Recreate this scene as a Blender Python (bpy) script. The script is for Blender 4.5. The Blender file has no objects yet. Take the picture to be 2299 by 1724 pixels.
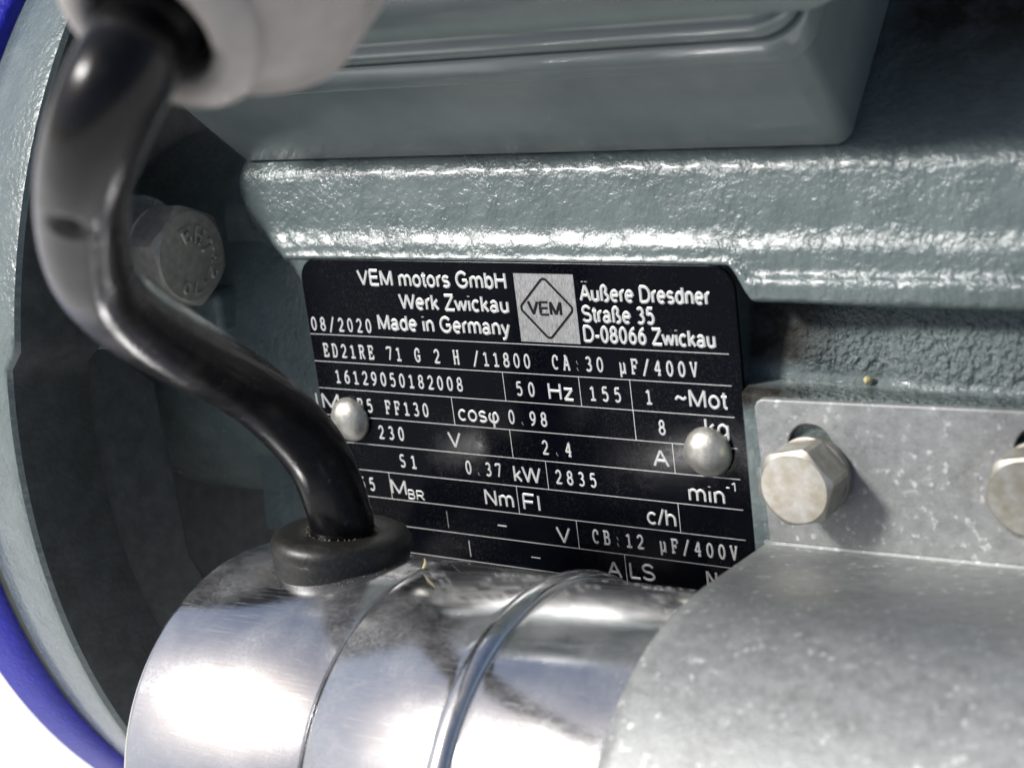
import bpy, bmesh, math, random
from mathutils import Vector, Matrix, noise as mnoise
random.seed(7)
SC = bpy.context.scene
COL = SC.collection
# ------------------------------------------------------------------ frame of reference
# Model millimetres: X along the motor shaft, Y into the motor, Z up the face of the name plate.
# The plate leans back, so the model frame is turned about X to stand in the world; 1 unit = 1 m.
U = 0.00074
TILT = math.radians(30)
M = Matrix.Rotation(-TILT, 3, 'X')   # model up leans towards the viewer by TILT
def W(p): return (M @ Vector(p)) * U

# ------------------------------------------------------------------ camera
RIGHT = Vector((0.82419, 0.55307, -0.12177)); DOWN = Vector((0.05378, -0.29049, -0.95537)); FWD = Vector((-0.56375, 0.78085, -0.26916))
EYE = Vector((188.9075, -205.4971, 51.3679)); FPX = 3800.2
cam = bpy.data.cameras.new('camera'); camo = bpy.data.objects.new('camera', cam); COL.objects.link(camo)
R3 = Matrix((RIGHT, -DOWN, -FWD)).transposed()
mw = (M @ R3).to_4x4(); mw.translation = W(EYE); camo.matrix_world = mw
cam.sensor_width = 36; cam.lens = FPX / 2299 * 36
cam.clip_start = 0.005; cam.clip_end = 2000
cam.dof.use_dof = True
FOCUS = Vector((44, 0, -20))
cam.dof.focus_distance = (FOCUS - EYE).dot(FWD) * U
cam.dof.aperture_fstop = (cam.lens / 1000) / (2.4 * U) / 1.0
SC.camera = camo
KD = 1.1436   # the end shield stands further back than the ridge: sized about the eye from its outline in the photo
def KS(V): return [EYE + (Vector(v) - EYE) * KD for v in V]
def ray(u, v): return RIGHT * ((u - 1149.5) / FPX) + DOWN * ((v - 862) / FPX) + FWD
def onY(u, v, Y=0.0): d = ray(u, v); return EYE + d * ((Y - EYE.y) / d.y)
def onX(u, v, X): d = ray(u, v); return EYE + d * ((X - EYE.x) / d.x)
def atd(u, v, d): return EYE + ray(u, v) * d
def onP(u, v, o, n): d = ray(u, v); return EYE + d * ((o - EYE).dot(n) / d.dot(n))

# ------------------------------------------------------------------ light
Lm = Vector((-0.54, -0.62, 0.57)).normalized()
Lw = M @ Lm
el = math.asin(Lw.z); az = math.atan2(Lw.x, Lw.y)
w = bpy.data.worlds.new('World'); SC.world = w; w.use_nodes = True
nt = w.node_tree; nt.nodes.clear()
sky = nt.nodes.new('ShaderNodeTexSky'); sky.sky_type = 'NISHITA'; sky.sun_disc = False
sky.sun_elevation = el; sky.sun_rotation = az; sky.air_density = 1.0; sky.dust_density = 3.5; sky.ozone_density = 1.0
bg = nt.nodes.new('ShaderNodeBackground'); bg.inputs['Strength'].default_value = 0.05
out = nt.nodes.new('ShaderNodeOutputWorld')
nt.links.new(sky.outputs[0], bg.inputs[0]); nt.links.new(bg.outputs[0], out.inputs[0])
sun = bpy.data.lights.new('sun', 'SUN'); sun.energy = 2.5; sun.angle = math.radians(10); sun.color = (1.0, 0.985, 0.965)
so = bpy.data.objects.new('sun', sun); COL.objects.link(so)
so.rotation_euler = Lw.to_track_quat('Z', 'Y').to_euler(); so.location = Lw * 3
SC.view_settings.view_transform = 'Standard'; SC.view_settings.look = 'None'
SC.view_settings.exposure = 0.85; SC.view_settings.gamma = 1

# ------------------------------------------------------------------ materials
def ramp(N, L, src, stops):
    r = N.new('ShaderNodeValToRGB'); e = r.color_ramp.elements
    while len(e) < len(stops): e.new(0.5)
    for k, (p, c) in enumerate(stops):
        e[k].position = p; e[k].color = (c[0], c[1], c[2], 1) if not isinstance(c, (int, float)) else (c, c, c, 1)
    L.new(src, r.inputs[0]); return r.outputs[0]
def noise(N, L, scale, detail=4, rough=0.55, vec=None, stretch=None, voronoi=False):
    tc = N.new('ShaderNodeTexCoord'); v = tc.outputs['Object']
    mp = N.new('ShaderNodeMapping'); s = 1.0 / U
    mp.inputs['Scale'].default_value = (s * (stretch[0] if stretch else 1), s * (stretch[1] if stretch else 1), s * (stretch[2] if stretch else 1))
    L.new(v, mp.inputs[0])
    n = N.new('ShaderNodeTexVoronoi' if voronoi else 'ShaderNodeTexNoise')
    n.inputs['Scale'].default_value = scale
    if not voronoi:
        n.inputs['Detail'].default_value = detail; n.inputs['Roughness'].default_value = rough
    L.new(mp.outputs[0], n.inputs['Vector'])
    return n.outputs['Distance'] if voronoi else n.outputs[0]
def mix(N, L, fac, a, b):
    m = N.new('ShaderNodeMix'); m.data_type = 'RGBA'
    for sock, val in ((m.inputs[0], fac), (m.inputs[6], a), (m.inputs[7], b)):
        if isinstance(val, bpy.types.NodeSocket): L.new(val, sock)
        elif isinstance(val, (int, float)): sock.default_value = val
        else: sock.default_value = (*val, 1)
    return m.outputs[2]
def mat(name, base, rough, metal=0.0, spec=0.5, coat=0.0, build=None):
    m = bpy.data.materials.new(name); m.use_nodes = True
    N, L = m.node_tree.nodes, m.node_tree.links
    b = N['Principled BSDF']
    b.inputs['Base Color'].default_value = (*base, 1); b.inputs['Roughness'].default_value = rough
    b.inputs['Metallic'].default_value = metal; b.inputs['Specular IOR Level'].default_value = spec
    b.inputs['Coat Weight'].default_value = coat; b.inputs['Coat Roughness'].default_value = 0.12
    if build: build(N, L, b)
    return m
def bump(N, L, b, h, strength, dist, prev=None):
    n = N.new('ShaderNodeBump'); n.inputs['Strength'].default_value = strength; n.inputs['Distance'].default_value = dist * U
    L.new(h, n.inputs['Height'])
    if prev: L.new(prev, n.inputs['Normal'])
    L.new(n.outputs[0], b.inputs['Normal']); return n.outputs[0]

def mapr(N, L, v, a, b_):
    m = N.new('ShaderNodeMapRange'); m.inputs[1].default_value = a; m.inputs[2].default_value = b_; L.new(v, m.inputs[0]); return m.outputs[0]
PAINT = (0.165, 0.212, 0.218)
def b_cast(N, L, b):
    n1 = noise(N, L, 0.16, 3); n2 = noise(N, L, 1.1, 4)
    c = mix(N, L, ramp(N, L, n1, [(0.35, 0), (0.7, 1)]), (0.115, 0.146, 0.144), (0.152, 0.187, 0.183))
    dirt = ramp(N, L, noise(N, L, 0.55, 8, 0.7), [(0.62, 0), (0.74, 1)])
    c = mix(N, L, dirt, c, (0.09, 0.085, 0.07))
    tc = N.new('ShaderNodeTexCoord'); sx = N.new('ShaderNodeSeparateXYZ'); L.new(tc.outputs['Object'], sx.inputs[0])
    gx = ramp(N, L, mapr(N, L, sx.outputs[0], 40 * U, 120 * U), [(0.125, 0), (0.275, 1)])  # pad beside the box: brown grime, with shade painted into the same dark tone
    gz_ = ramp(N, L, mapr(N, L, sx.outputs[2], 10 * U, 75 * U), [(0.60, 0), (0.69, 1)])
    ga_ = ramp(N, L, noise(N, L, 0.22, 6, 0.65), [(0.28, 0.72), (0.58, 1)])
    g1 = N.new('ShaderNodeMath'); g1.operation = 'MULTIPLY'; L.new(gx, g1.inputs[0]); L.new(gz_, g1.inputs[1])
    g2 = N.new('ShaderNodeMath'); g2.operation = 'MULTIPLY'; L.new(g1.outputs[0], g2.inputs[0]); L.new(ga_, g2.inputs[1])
    cx_ = ramp(N, L, mapr(N, L, sx.outputs[0], 36 * U, 60 * U), [(0.08, 0), (0.16, 1), (0.45, 1), (0.80, 0)])  # cavity right of the plate: its shade painted in, along with brown grime
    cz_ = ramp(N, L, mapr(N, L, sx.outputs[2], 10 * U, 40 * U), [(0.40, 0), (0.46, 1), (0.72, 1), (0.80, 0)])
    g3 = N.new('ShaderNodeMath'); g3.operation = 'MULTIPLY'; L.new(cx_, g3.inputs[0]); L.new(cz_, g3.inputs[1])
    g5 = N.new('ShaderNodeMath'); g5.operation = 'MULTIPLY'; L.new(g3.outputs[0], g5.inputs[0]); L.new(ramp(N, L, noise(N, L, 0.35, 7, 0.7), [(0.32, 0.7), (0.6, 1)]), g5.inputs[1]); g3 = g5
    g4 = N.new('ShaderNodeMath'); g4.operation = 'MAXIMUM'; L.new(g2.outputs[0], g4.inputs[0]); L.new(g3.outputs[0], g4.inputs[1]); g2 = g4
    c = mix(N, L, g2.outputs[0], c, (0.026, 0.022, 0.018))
    rx_ = ramp(N, L, mapr(N, L, sx.outputs[0], 40 * U, 60 * U), [(0.2, 0), (0.5, 1)])
    rm = N.new('ShaderNodeMath'); rm.operation = 'MULTIPLY'; L.new(rx_, rm.inputs[0]); L.new(cz_, rm.inputs[1])
    L.new(c, b.inputs['Base Color'])
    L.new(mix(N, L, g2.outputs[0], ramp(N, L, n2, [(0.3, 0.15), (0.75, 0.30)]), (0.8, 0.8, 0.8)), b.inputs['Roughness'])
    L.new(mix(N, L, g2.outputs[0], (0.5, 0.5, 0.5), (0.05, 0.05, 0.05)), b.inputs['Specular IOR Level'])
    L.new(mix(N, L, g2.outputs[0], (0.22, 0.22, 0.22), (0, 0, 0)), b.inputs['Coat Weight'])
    big = ramp(N, L, noise(N, L, 0.09, 2), [(0.35, 0.45), (0.65, 1.2)])
    hm = N.new('ShaderNodeMath'); hm.operation = 'MULTIPLY'; L.new(noise(N, L, 0.8, 3, 0.5), hm.inputs[0]); L.new(big, hm.inputs[1])
    p = bump(N, L, b, hm.outputs[0], 0.5, 0.8)
    p = bump(N, L, b, noise(N, L, 2.0, 4, 0.6), 0.4, 0.25, p)
    pits = ramp(N, L, noise(N, L, 0.5, 0, voronoi=True), [(0.04, 0), (0.10, 1)])
    p = bump(N, L, b, pits, 0.25, 0.25, p)
    rn = N.new('ShaderNodeMath'); rn.operation = 'MULTIPLY'; L.new(noise(N, L, 0.9, 3, 0.55), rn.inputs[0]); L.new(rm.outputs[0], rn.inputs[1])
    p = bump(N, L, b, rn.outputs[0], 0.9, 2.2, p)
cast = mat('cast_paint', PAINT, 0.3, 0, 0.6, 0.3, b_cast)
def b_smooth(N, L, b):
    n1 = noise(N, L, 0.09, 3)
    c = mix(N, L, ramp(N, L, n1, [(0.35, 0), (0.7, 1)]), (0.150, 0.178, 0.174), (0.185, 0.214, 0.208))
    dust = ramp(N, L, noise(N, L, 3.0, 6, 0.7), [(0.66, 0), (0.72, 1)])
    c = mix(N, L, dust, c, (0.30, 0.31, 0.30)); L.new(c, b.inputs['Base Color'])
    p = bump(N, L, b, noise(N, L, 1.4, 2, 0.5), 0.12, 0.2)
smooth = mat('box_paint', PAINT, 0.24, 0, 0.6, 0.5, b_smooth)
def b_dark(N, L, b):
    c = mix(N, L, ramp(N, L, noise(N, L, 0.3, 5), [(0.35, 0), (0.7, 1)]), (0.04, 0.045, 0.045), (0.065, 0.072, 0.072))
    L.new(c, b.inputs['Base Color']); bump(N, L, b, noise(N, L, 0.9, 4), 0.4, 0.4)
shaded_paint = mat('shaded_inner_paint', (0.06, 0.065, 0.065), 0.6, 0, 0.3, 0, b_dark)  # darkened copy of the cast paint; shade on the inner faces is in its colour
def b_blue(N, L, b):
    c = mix(N, L, ramp(N, L, noise(N, L, 0.5, 4), [(0.35, 0), (0.7, 1)]), (0.008, 0.012, 0.30), (0.015, 0.02, 0.40))
    L.new(c, b.inputs['Base Color']); bump(N, L, b, noise(N, L, 1.1, 3), 0.5, 0.5)
blue = mat('blue_paint', (0.015, 0.02, 0.35), 0.4, 0, 0.35, 0.0, b_blue)
def b_plate(N, L, b):
    dust = ramp(N, L, noise(N, L, 2.2, 8, 0.75), [(0.52, 0), (0.72, 0.7)])
    blot = ramp(N, L, noise(N, L, 0.07, 2), [(0.42, 0), (0.62, 1)])
    mm = N.new('ShaderNodeMath'); mm.operation = 'MULTIPLY'; L.new(dust, mm.inputs[0]); L.new(blot, mm.inputs[1])
    spk = ramp(N, L, noise(N, L, 1.6, 0, 0.5, voronoi=True), [(0.05, 1), (0.09, 0)])
    c = mix(N, L, mm.outputs[0], (0.0022, 0.0026, 0.0048), (0.04, 0.04, 0.04))
    c = mix(N, L, spk, c, (0.07, 0.07, 0.065))
    L.new(c, b.inputs['Base Color'])
    L.new(ramp(N, L, noise(N, L, 0.6, 6, 0.7), [(0.3, 0.10), (0.75, 0.26)]), b.inputs['Roughness'])
plate_m = mat('black_anodised', (0.006, 0.007, 0.012), 0.22, 0, 0.13, 0, b_plate)
def b_let(N, L, b):
    c = mix(N, L, ramp(N, L, noise(N, L, 5, 3, 0.6), [(0.35, 0), (0.65, 1)]), (0.56, 0.56, 0.55), (0.80, 0.80, 0.78))
    L.new(c, b.inputs['Base Color'])
letter = mat('bare_aluminium_print', (0.6, 0.6, 0.58), 0.45, 0.35, 0.5, 0, b_let)
def b_logo(N, L, b):
    n = noise(N, L, 1.6, 4, 0.6, stretch=(5, 1, 0.6))
    tcr = [x for x in N if x.type == 'MAPPING'][-1]; tcr.inputs['Rotation'].default_value = (0, math.radians(-50), 0)
    c = mix(N, L, ramp(N, L, n, [(0.3, 0), (0.7, 1)]), (0.22, 0.22, 0.22), (0.62, 0.62, 0.61)); L.new(c, b.inputs['Base Color'])
logo_m = mat('brushed_logo', (0.45, 0.45, 0.45), 0.4, 0.4, 0.5, 0, b_logo)
def b_alu(N, L, b):
    sm = ramp(N, L, noise(N, L, 0.09, 5, 0.6), [(0.38, 0.06), (0.66, 0.9)])
    fine = ramp(N, L, noise(N, L, 2.0, 10, 0.85), [(0.36, 0.1), (0.72, 1)])
    scr = ramp(N, L, noise(N, L, 0.6, 7, 0.7, stretch=(0.035, 4.5, 4.5)), [(0.52, 0), (0.70, 0.5)])
    mm = N.new('ShaderNodeMath'); mm.operation = 'MULTIPLY'; L.new(sm, mm.inputs[0]); L.new(fine, mm.inputs[1])
    ad = N.new('ShaderNodeMath'); ad.operation = 'MAXIMUM'; L.new(mm.outputs[0], ad.inputs[0]); L.new(scr, ad.inputs[1])
    c = mix(N, L, ad.outputs[0], (0.70, 0.70, 0.71), (0.60, 0.60, 0.60)); L.new(c, b.inputs['Base Color'])
    L.new(ramp(N, L, ad.outputs[0], [(0, 0.11), (1, 0.36)]), b.inputs['Roughness'])
    mt = ramp(N, L, ad.outputs[0], [(0, 1.0), (1, 0.55)]); L.new(mt, b.inputs['Metallic'])
    p = bump(N, L, b, noise(N, L, 2.6, 5, 0.6), 0.12, 0.05)
    bump(N, L, b, noise(N, L, 0.8, 3, 0.5, stretch=(0.05, 3, 3)), 0.15, 0.04, p)
alu = mat('scratched_aluminium', (0.6, 0.61, 0.63), 0.22, 1, 0.5, 0, b_alu)
def b_zinc(N, L, b):
    n1 = noise(N, L, 0.45, 9, 0.78)
    c = mix(N, L, ramp(N, L, n1, [(0.36, 0), (0.66, 1)]), (0.26, 0.27, 0.265), (0.39, 0.40, 0.395))
    sp = ramp(N, L, noise(N, L, 0.85, 3, 0.45), [(0.60, 0), (0.70, 1)])
    ms = ramp(N, L, noise(N, L, 0.2, 2), [(0.40, 0), (0.55, 1)])
    mm = N.new('ShaderNodeMath'); mm.operation = 'MULTIPLY'; L.new(sp, mm.inputs[0]); L.new(ms, mm.inputs[1])
    c = mix(N, L, mm.outputs[0], c, (0.62, 0.63, 0.62))
    L.new(c, b.inputs['Base Color']); L.new(ramp(N, L, n1, [(0.3, 0.45), (0.7, 0.65)]), b.inputs['Roughness'])
    st = ramp(N, L, noise(N, L, 0.12, 7, 0.7), [(0.56, 0), (0.72, 0.55)])
    c2 = mix(N, L, st, c, (0.20, 0.195, 0.175)); L.new(c2, b.inputs['Base Color'])
    bump(N, L, b, noise(N, L, 0.7, 6, 0.7), 0.5, 0.3)
zinc = mat('galvanised_steel', (0.42, 0.43, 0.43), 0.5, 0.45, 0.5, 0, b_zinc)
def b_bolt(N, L, b):
    n1 = noise(N, L, 0.5, 5, 0.6)
    c = mix(N, L, ramp(N, L, n1, [(0.35, 0), (0.7, 1)]), (0.44, 0.40, 0.31), (0.64, 0.63, 0.60)); L.new(c, b.inputs['Base Color'])
    bump(N, L, b, noise(N, L, 1.5, 4, 0.6), 0.2, 0.08)
boltm = mat('yellowed_zinc_bolt', (0.55, 0.53, 0.47), 0.42, 0.75, 0.5, 0, b_bolt)
def b_steel(N, L, b):
    c = mix(N, L, ramp(N, L, noise(N, L, 0.6, 5), [(0.35, 0), (0.7, 1)]), (0.30, 0.285, 0.25), (0.42, 0.40, 0.365)); L.new(c, b.inputs['Base Color'])
    bump(N, L, b, noise(N, L, 1.8, 4, 0.6), 0.2, 0.1)
steel = mat('dull_steel', (0.36, 0.35, 0.31), 0.45, 0.6, 0.5, 0, b_steel)
def b_rivet(N, L, b):
    n1 = noise(N, L, 0.7, 6, 0.7)
    c = mix(N, L, ramp(N, L, n1, [(0.35, 0), (0.7, 1)]), (0.42, 0.41, 0.36), (0.60, 0.59, 0.55)); L.new(c, b.inputs['Base Color'])
    L.new(ramp(N, L, n1, [(0.3, 0.38), (0.7, 0.55)]), b.inputs['Roughness']); bump(N, L, b, noise(N, L, 1.0, 5, 0.65), 0.3, 0.2)
rivm = mat('rivet_aluminium', (0.5, 0.49, 0.45), 0.46, 0.8, 0.5, 0, b_rivet)
def b_rub(N, L, b):
    sm = ramp(N, L, noise(N, L, 0.22, 5, 0.6), [(0.5, 0), (0.75, 1)])
    c = mix(N, L, sm, (0.005, 0.005, 0.006), (0.016, 0.015, 0.014))
    du = ramp(N, L, noise(N, L, 2.8, 9, 0.8), [(0.58, 0), (0.74, 1)])
    c = mix(N, L, du, c, (0.045, 0.043, 0.040)); L.new(c, b.inputs['Base Color'])
    L.new(ramp(N, L, noise(N, L, 0.35, 4), [(0.3, 0.17), (0.7, 0.30)]), b.inputs['Roughness'])
    bump(N, L, b, noise(N, L, 1.5, 6, 0.7), 0.10, 0.12)
cable_m = mat('black_cable_rubber', (0.012, 0.012, 0.012), 0.3, 0, 0.26, 0, b_rub)
def b_grom(N, L, b):
    g = ramp(N, L, noise(N, L, 1.6, 8, 0.75), [(0.50, 0.05), (0.72, 1)])
    c = mix(N, L, g, (0.011, 0.011, 0.011), (0.055, 0.050, 0.038)); L.new(c, b.inputs['Base Color'])
    bump(N, L, b, noise(N, L, 1.6, 6, 0.7), 0.3, 0.15)
grom_m = mat('dusty_grommet_rubber', (0.014, 0.014, 0.013), 0.4, 0, 0.5, 0, b_grom)
def b_gland(N, L, b):
    c = mix(N, L, ramp(N, L, noise(N, L, 0.4, 4), [(0.3, 0), (0.7, 1)]), (0.25, 0.232, 0.22), (0.30, 0.28, 0.268)); L.new(c, b.inputs['Base Color'])
gland_m = mat('grey_plastic', (0.44, 0.41, 0.39), 0.38, 0, 0.5, 0, b_gland)
def b_conc(N, L, b):
    n = N.new('ShaderNodeTexNoise'); n.inputs['Scale'].default_value = 9; n.inputs['Detail'].default_value = 8
    tc = N.new('ShaderNodeTexCoord'); L.new(tc.outputs['Object'], n.inputs['Vector'])
    c = mix(N, L, ramp(N, L, n.outputs[0], [(0.35, 0), (0.65, 1)]), (0.70, 0.69, 0.67), (0.80, 0.79, 0.77)); L.new(c, b.inputs['Base Color'])
ground_m = mat('pale_concrete', (0.76, 0.75, 0.73), 0.8, 0, 0.3, 0, b_conc)
black_m = mat('black_logo_print', (0.01, 0.01, 0.012), 0.4, 0, 0.3)
grit_m = mat('sandy_grit', (0.30, 0.27, 0.19), 0.8, 0, 0.2)
seed_m = mat('dry_seed', (0.52, 0.45, 0.24), 0.6, 0, 0.3)

# ------------------------------------------------------------------ builders
def tag(o, label=None, cat=None, group=None, kind=None):
    for k, v in (('label', label), ('category', cat), ('group', group), ('kind', kind)):
        if v: o[k] = v
    return o
def thing(name, base, label, cat, group=None):
    o = bpy.data.objects.new(name, None); COL.objects.link(o); o.empty_display_size = 0.005
    o.location = W(base); o['_b'] = tuple(base); return tag(o, label, cat, group)
def base_of(o):
    while o.parent: o = o.parent
    return Vector(o['_b'])
def obj(name, verts, faces, m, parent=None, base=None, sm=True, auto=35):
    b0 = base_of(parent) if parent else Vector(base or (0, 0, 0))
    me = bpy.data.meshes.new(name)
    me.from_pydata([W(Vector(v) - b0) for v in verts], [], faces); me.validate()
    bm = bmesh.new(); bm.from_mesh(me)
    bmesh.ops.remove_doubles(bm, verts=bm.verts, dist=1e-7)
    bmesh.ops.recalc_face_normals(bm, faces=bm.faces)
    if sm:
        for f in bm.faces: f.smooth = True
        ang = math.radians(auto)
        for e in bm.edges:
            if len(e.link_faces) == 2 and e.calc_face_angle(0) > ang: e.smooth = False
    bm.to_mesh(me); bm.free()
    me.materials.append(m)
    o = bpy.data.objects.new(name, me); COL.objects.link(o)
    if parent: o.parent = parent
    else: o.location = W(b0); o['_b'] = tuple(b0)
    return o
def frame_of(d, up=Vector((0, 0, 1))):
    d = d.normalized(); x = up.cross(d)
    if x.length < 1e-4: x = Vector((1, 0, 0)).cross(d)
    x.normalize(); return x, d.cross(x), d
def lathe(o, d, prof, n=48, up=Vector((0, 0, 1)), squash=None, rmod=None, close=False):
    x, y, z = frame_of(d, up); V = []; F = []
    for s, r in prof:
        for k in range(n):
            a = 2 * math.pi * k / n; rr = r * (rmod(a, s) if rmod else 1)
            V.append(o + z * s + x * (rr * math.cos(a)) + y * (rr * math.sin(a)))
    m = len(prof); rng = m if close else m - 1
    for i in range(rng):
        for k in range(n):
            F.append((i * n + k, i * n + (k + 1) % n, ((i + 1) % m) * n + (k + 1) % n, ((i + 1) % m) * n + k))
    if not close:
        if prof[0][1] > 1e-6: F.append(tuple(range(n)))
        if prof[-1][1] > 1e-6: F.append(tuple(range((m - 1) * n, m * n)))
    return V, F
def arc2(cx, cy, r, a0, a1, n):
    return [(cx + r * math.cos(math.radians(a0 + (a1 - a0) * k / n)), cy + r * math.sin(math.radians(a0 + (a1 - a0) * k / n))) for k in range(n + 1)]
def catmull(P, n):
    out = []
    for i in range(len(P) - 1):
        a, b, c, d = P[max(i - 1, 0)], P[i], P[i + 1], P[min(i + 2, len(P) - 1)]
        for k in range(n):
            t = k / n
            out.append(tuple(0.5 * (2 * b[j] + (c[j] - a[j]) * t + (2 * a[j] - 5 * b[j] + 4 * c[j] - d[j]) * t * t + (3 * b[j] - a[j] - 3 * c[j] + d[j]) * t ** 3) for j in range(len(b))))
    out.append(tuple(P[-1])); return out
def tube(P, rad, n=10, cap=True):
    P = [Vector(p) for p in P]; V = []; F = []; prev = None
    for i, p in enumerate(P):
        d = (P[min(i + 1, len(P) - 1)] - P[max(i - 1, 0)]).normalized()
        if prev is None: x = frame_of(d)[0]
        else:
            x = prev - d * prev.dot(d); x.normalize()
        prev = x; y = d.cross(x); r = rad[i] if isinstance(rad, (list, tuple)) else rad
        for k in range(n):
            a = 2 * math.pi * k / n
            rr = r(a) if callable(r) else r
            V.append(p + x * (rr * math.cos(a)) + y * (rr * math.sin(a)))
    for i in range(len(P) - 1):
        for k in range(n): F.append((i * n + k, i * n + (k + 1) % n, (i + 1) * n + (k + 1) % n, (i + 1) * n + k))
    if cap: F.append(tuple(range(n))); F.append(tuple(range((len(P) - 1) * n, len(P) * n)))
    return V, F
def join(*ms):
    V = []; F = []
    for v, f in ms:
        o = len(V); V += list(v); F += [tuple(i + o for i in q) for q in f]
    return V, F
def grid(rows, closed=False):
    V = [p for r in rows for p in r]; n = len(rows[0]); F = []
    for i in range(len(rows) - 1):
        for k in range(n if closed else n - 1): F.append((i * n + k, i * n + (k + 1) % n, (i + 1) * n + (k + 1) % n, (i + 1) * n + k))
    return V, F
def prism(poly, d):  # closed outline of 3-D points swept by vector d
    n = len(poly); d = Vector(d); V = [Vector(p) for p in poly] + [Vector(p) + d for p in poly]
    F = [tuple(range(n)), tuple(range(n, 2 * n))] + [(k, (k + 1) % n, n + (k + 1) % n, n + k) for k in range(n)]
    return V, F
def rrect(x0, x1, z0, z1, r, n=6):
    P = []
    for cx, cz, a in ((x1 - r, z1 - r, 0), (x0 + r, z1 - r, 90), (x0 + r, z0 + r, 180), (x1 - r, z0 + r, 270)):
        P += arc2(cx, cz, r, a, a + 90, n)
    return P
def rounded_poly(pts, n=6):  # pts: (y, z, radius) -> polyline with rounded corners
    out = []
    for i, (y, z, r) in enumerate(pts):
        p = Vector((y, z))
        if r <= 0 or i in (0, len(pts) - 1):
            out += [p] if r <= 0 or i in (0, len(pts) - 1) else []
            continue
        a = (Vector(pts[i - 1][:2]) - p); b = (Vector(pts[i + 1][:2]) - p)
        t = min(r, a.length * 0.48, b.length * 0.48); a = p + a.normalized() * t; b = p + b.normalized() * t
        for k in range(n + 1):
            s = k / n; out.append((1 - s) ** 2 * a + 2 * s * (1 - s) * p + s * s * b)
    return out
def sstep(a, b, x): t = min(1, max(0, (x - a) / (b - a))); return t * t * (3 - 2 * t)

# ------------------------------------------------------------------ ground
UPm = Vector((0, -math.sin(TILT), math.cos(TILT)))
gz = -0.125
gv = [(-300, -300, gz), (300, -300, gz), (300, 300, gz), (-300, 300, gz)]
gm = bpy.data.meshes.new('ground'); gm.from_pydata(gv, [], [(0, 1, 2, 3)]); gm.materials.append(ground_m)
go = bpy.data.objects.new('ground', gm); COL.objects.link(go); tag(go, 'pale sunlit concrete ground below the blue casing', 'ground', kind='structure')

# ------------------------------------------------------------------ motor
AX = Vector((0, 41.63, -20.88))
motor = thing('electric_motor', (40, 41.63, -20.88), 'grey painted cast iron motor body with ribbed ridge and round flange', 'electric motor')
# ridge body: profile in (Y, Z), lofted along X
PZ = 10.55                                # the box pad is the plane Z = Y + PZ
def profile(X):
    k = sstep(79.3, 83.5, X)           # right of the name plate the ridge lip drops and is undercut
    m = sstep(80.8, 81.6, X)           # pad that carries the bracket
    und = 0.9 + 16 * sstep(78.4, 80.0, X) - 12 * sstep(84.0, 104, X)
    py = 0.95 - 3.65 * m
    return rounded_poly([(62, 62 + PZ, 0), (3.0, 13.57, 1.5), (2.3, 7.5, 3), (2.1, 4.4, 2), (0.95, 2.2, .75),
                         (0.75, 0.95 - 1.9 * k, 0.7), (0.4 - .8 * k, 0.3 - 2.5 * k, 0.8), (0.5 - .8 * k, -0.1 - 5.2 * k, 1.4), (und + 1.2 * k, -0.4 - 6.2 * k, 1.6),
                         (und + 0.2 - 2.0 * k, -16.8 - 1.0 * m, 1.6), (py, -17.6, 0.9), (py, -62, 0), (20, -64, 0), (62, -64, 0)], 7)
xs = []; x = -26.0
while x < 150:
    xs.append(x); x += 0.35 if 77.5 < x < 85.5 else (0.7 if x < 6 else 0.8)
rows = []
prof0 = profile(0)
for X in xs:
    P = profile(X); r = []
    for j, q in enumerate(P):
        y, z = q
        # left end: ridge sweeps away in a fillet, further right the lower it is on the face
        xe = -19.0 + 15.5 * sstep(12, -8, z) if y < 6 else -22 + 3 * sstep(20, 6, y)
        f = max(0.0, min(1.0, (xe + 7.0 - X) / 9.0)); f = f * f * (3 - 2 * f)
        pull = 11.0 * f
        v = Vector((y - AX.y, z - AX.z)); n = v.normalized()
        rr = max(30.0, v.length - pull) if v.length > 30 else v.length
        q3 = Vector((X, y, z)); rr += .14 * mnoise.noise(q3 * .35) + .07 * mnoise.noise(q3 * 1.1 + Vector((9, 3, 1)))
        wv = Vector((AX.y, AX.z)) + n * rr
        r.append((X, wv.x, wv.y))
    rows.append(r)
V, F = grid(rows)
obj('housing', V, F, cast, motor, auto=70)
# stator barrel behind the ridge and its end shield
V, F = lathe(Vector((-60, AX.y, AX.z)), Vector((1, 0, 0)), [(0, 37), (180, 37)], 72)
obj('barrel', V, F, cast, motor)
# end shield: a drum whose cast outside flares towards the motor, hollow where the bolts sit
n = 240; ZS = onX(120, 778, -5).z
def edge_x(a):
    z = AX.z + 100 * math.sin(a); y = math.cos(a)
    return -1.5 - 2.8 * sstep(ZS + .6, ZS - .6, z) * (1 if y < .3 else 0)
def wall(a): return 13.5
ringp = [lambda a: (-20, 90), lambda a: (-20.0, 97.2), lambda a: (-19.6, 97.75), lambda a: (-15, 98.85), lambda a: (-10, 100.05), lambda a: (edge_x(a) - 1.2, 101.5 + .25 * (edge_x(a) + 3.1)),
         lambda a: (edge_x(a) - .45, 101.45 + .25 * (edge_x(a) + 3.1)), lambda a: (edge_x(a), 100.7 + .25 * (edge_x(a) + 3.1)), lambda a: (edge_x(a), 100.0 - wall(a)), lambda a: (edge_x(a) - 1, 99.2 - wall(a)), lambda a: (-26, 96.5 - wall(a))]
rows = []
for fr in ringp:
    r = []
    for k in range(n):
        a = 2 * math.pi * k / n; X, rr = fr(a); r.append((X, AX.y + rr * math.cos(a), AX.z + rr * math.sin(a)))
    rows.append(r)
V, F = grid(rows[:8], True); obj('end_shield', KS(V), F, cast, motor, auto=55)
V, F = grid(rows[7:], True); obj('end_shield_rim', KS(V), F, shaded_paint, motor, auto=55)
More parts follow.
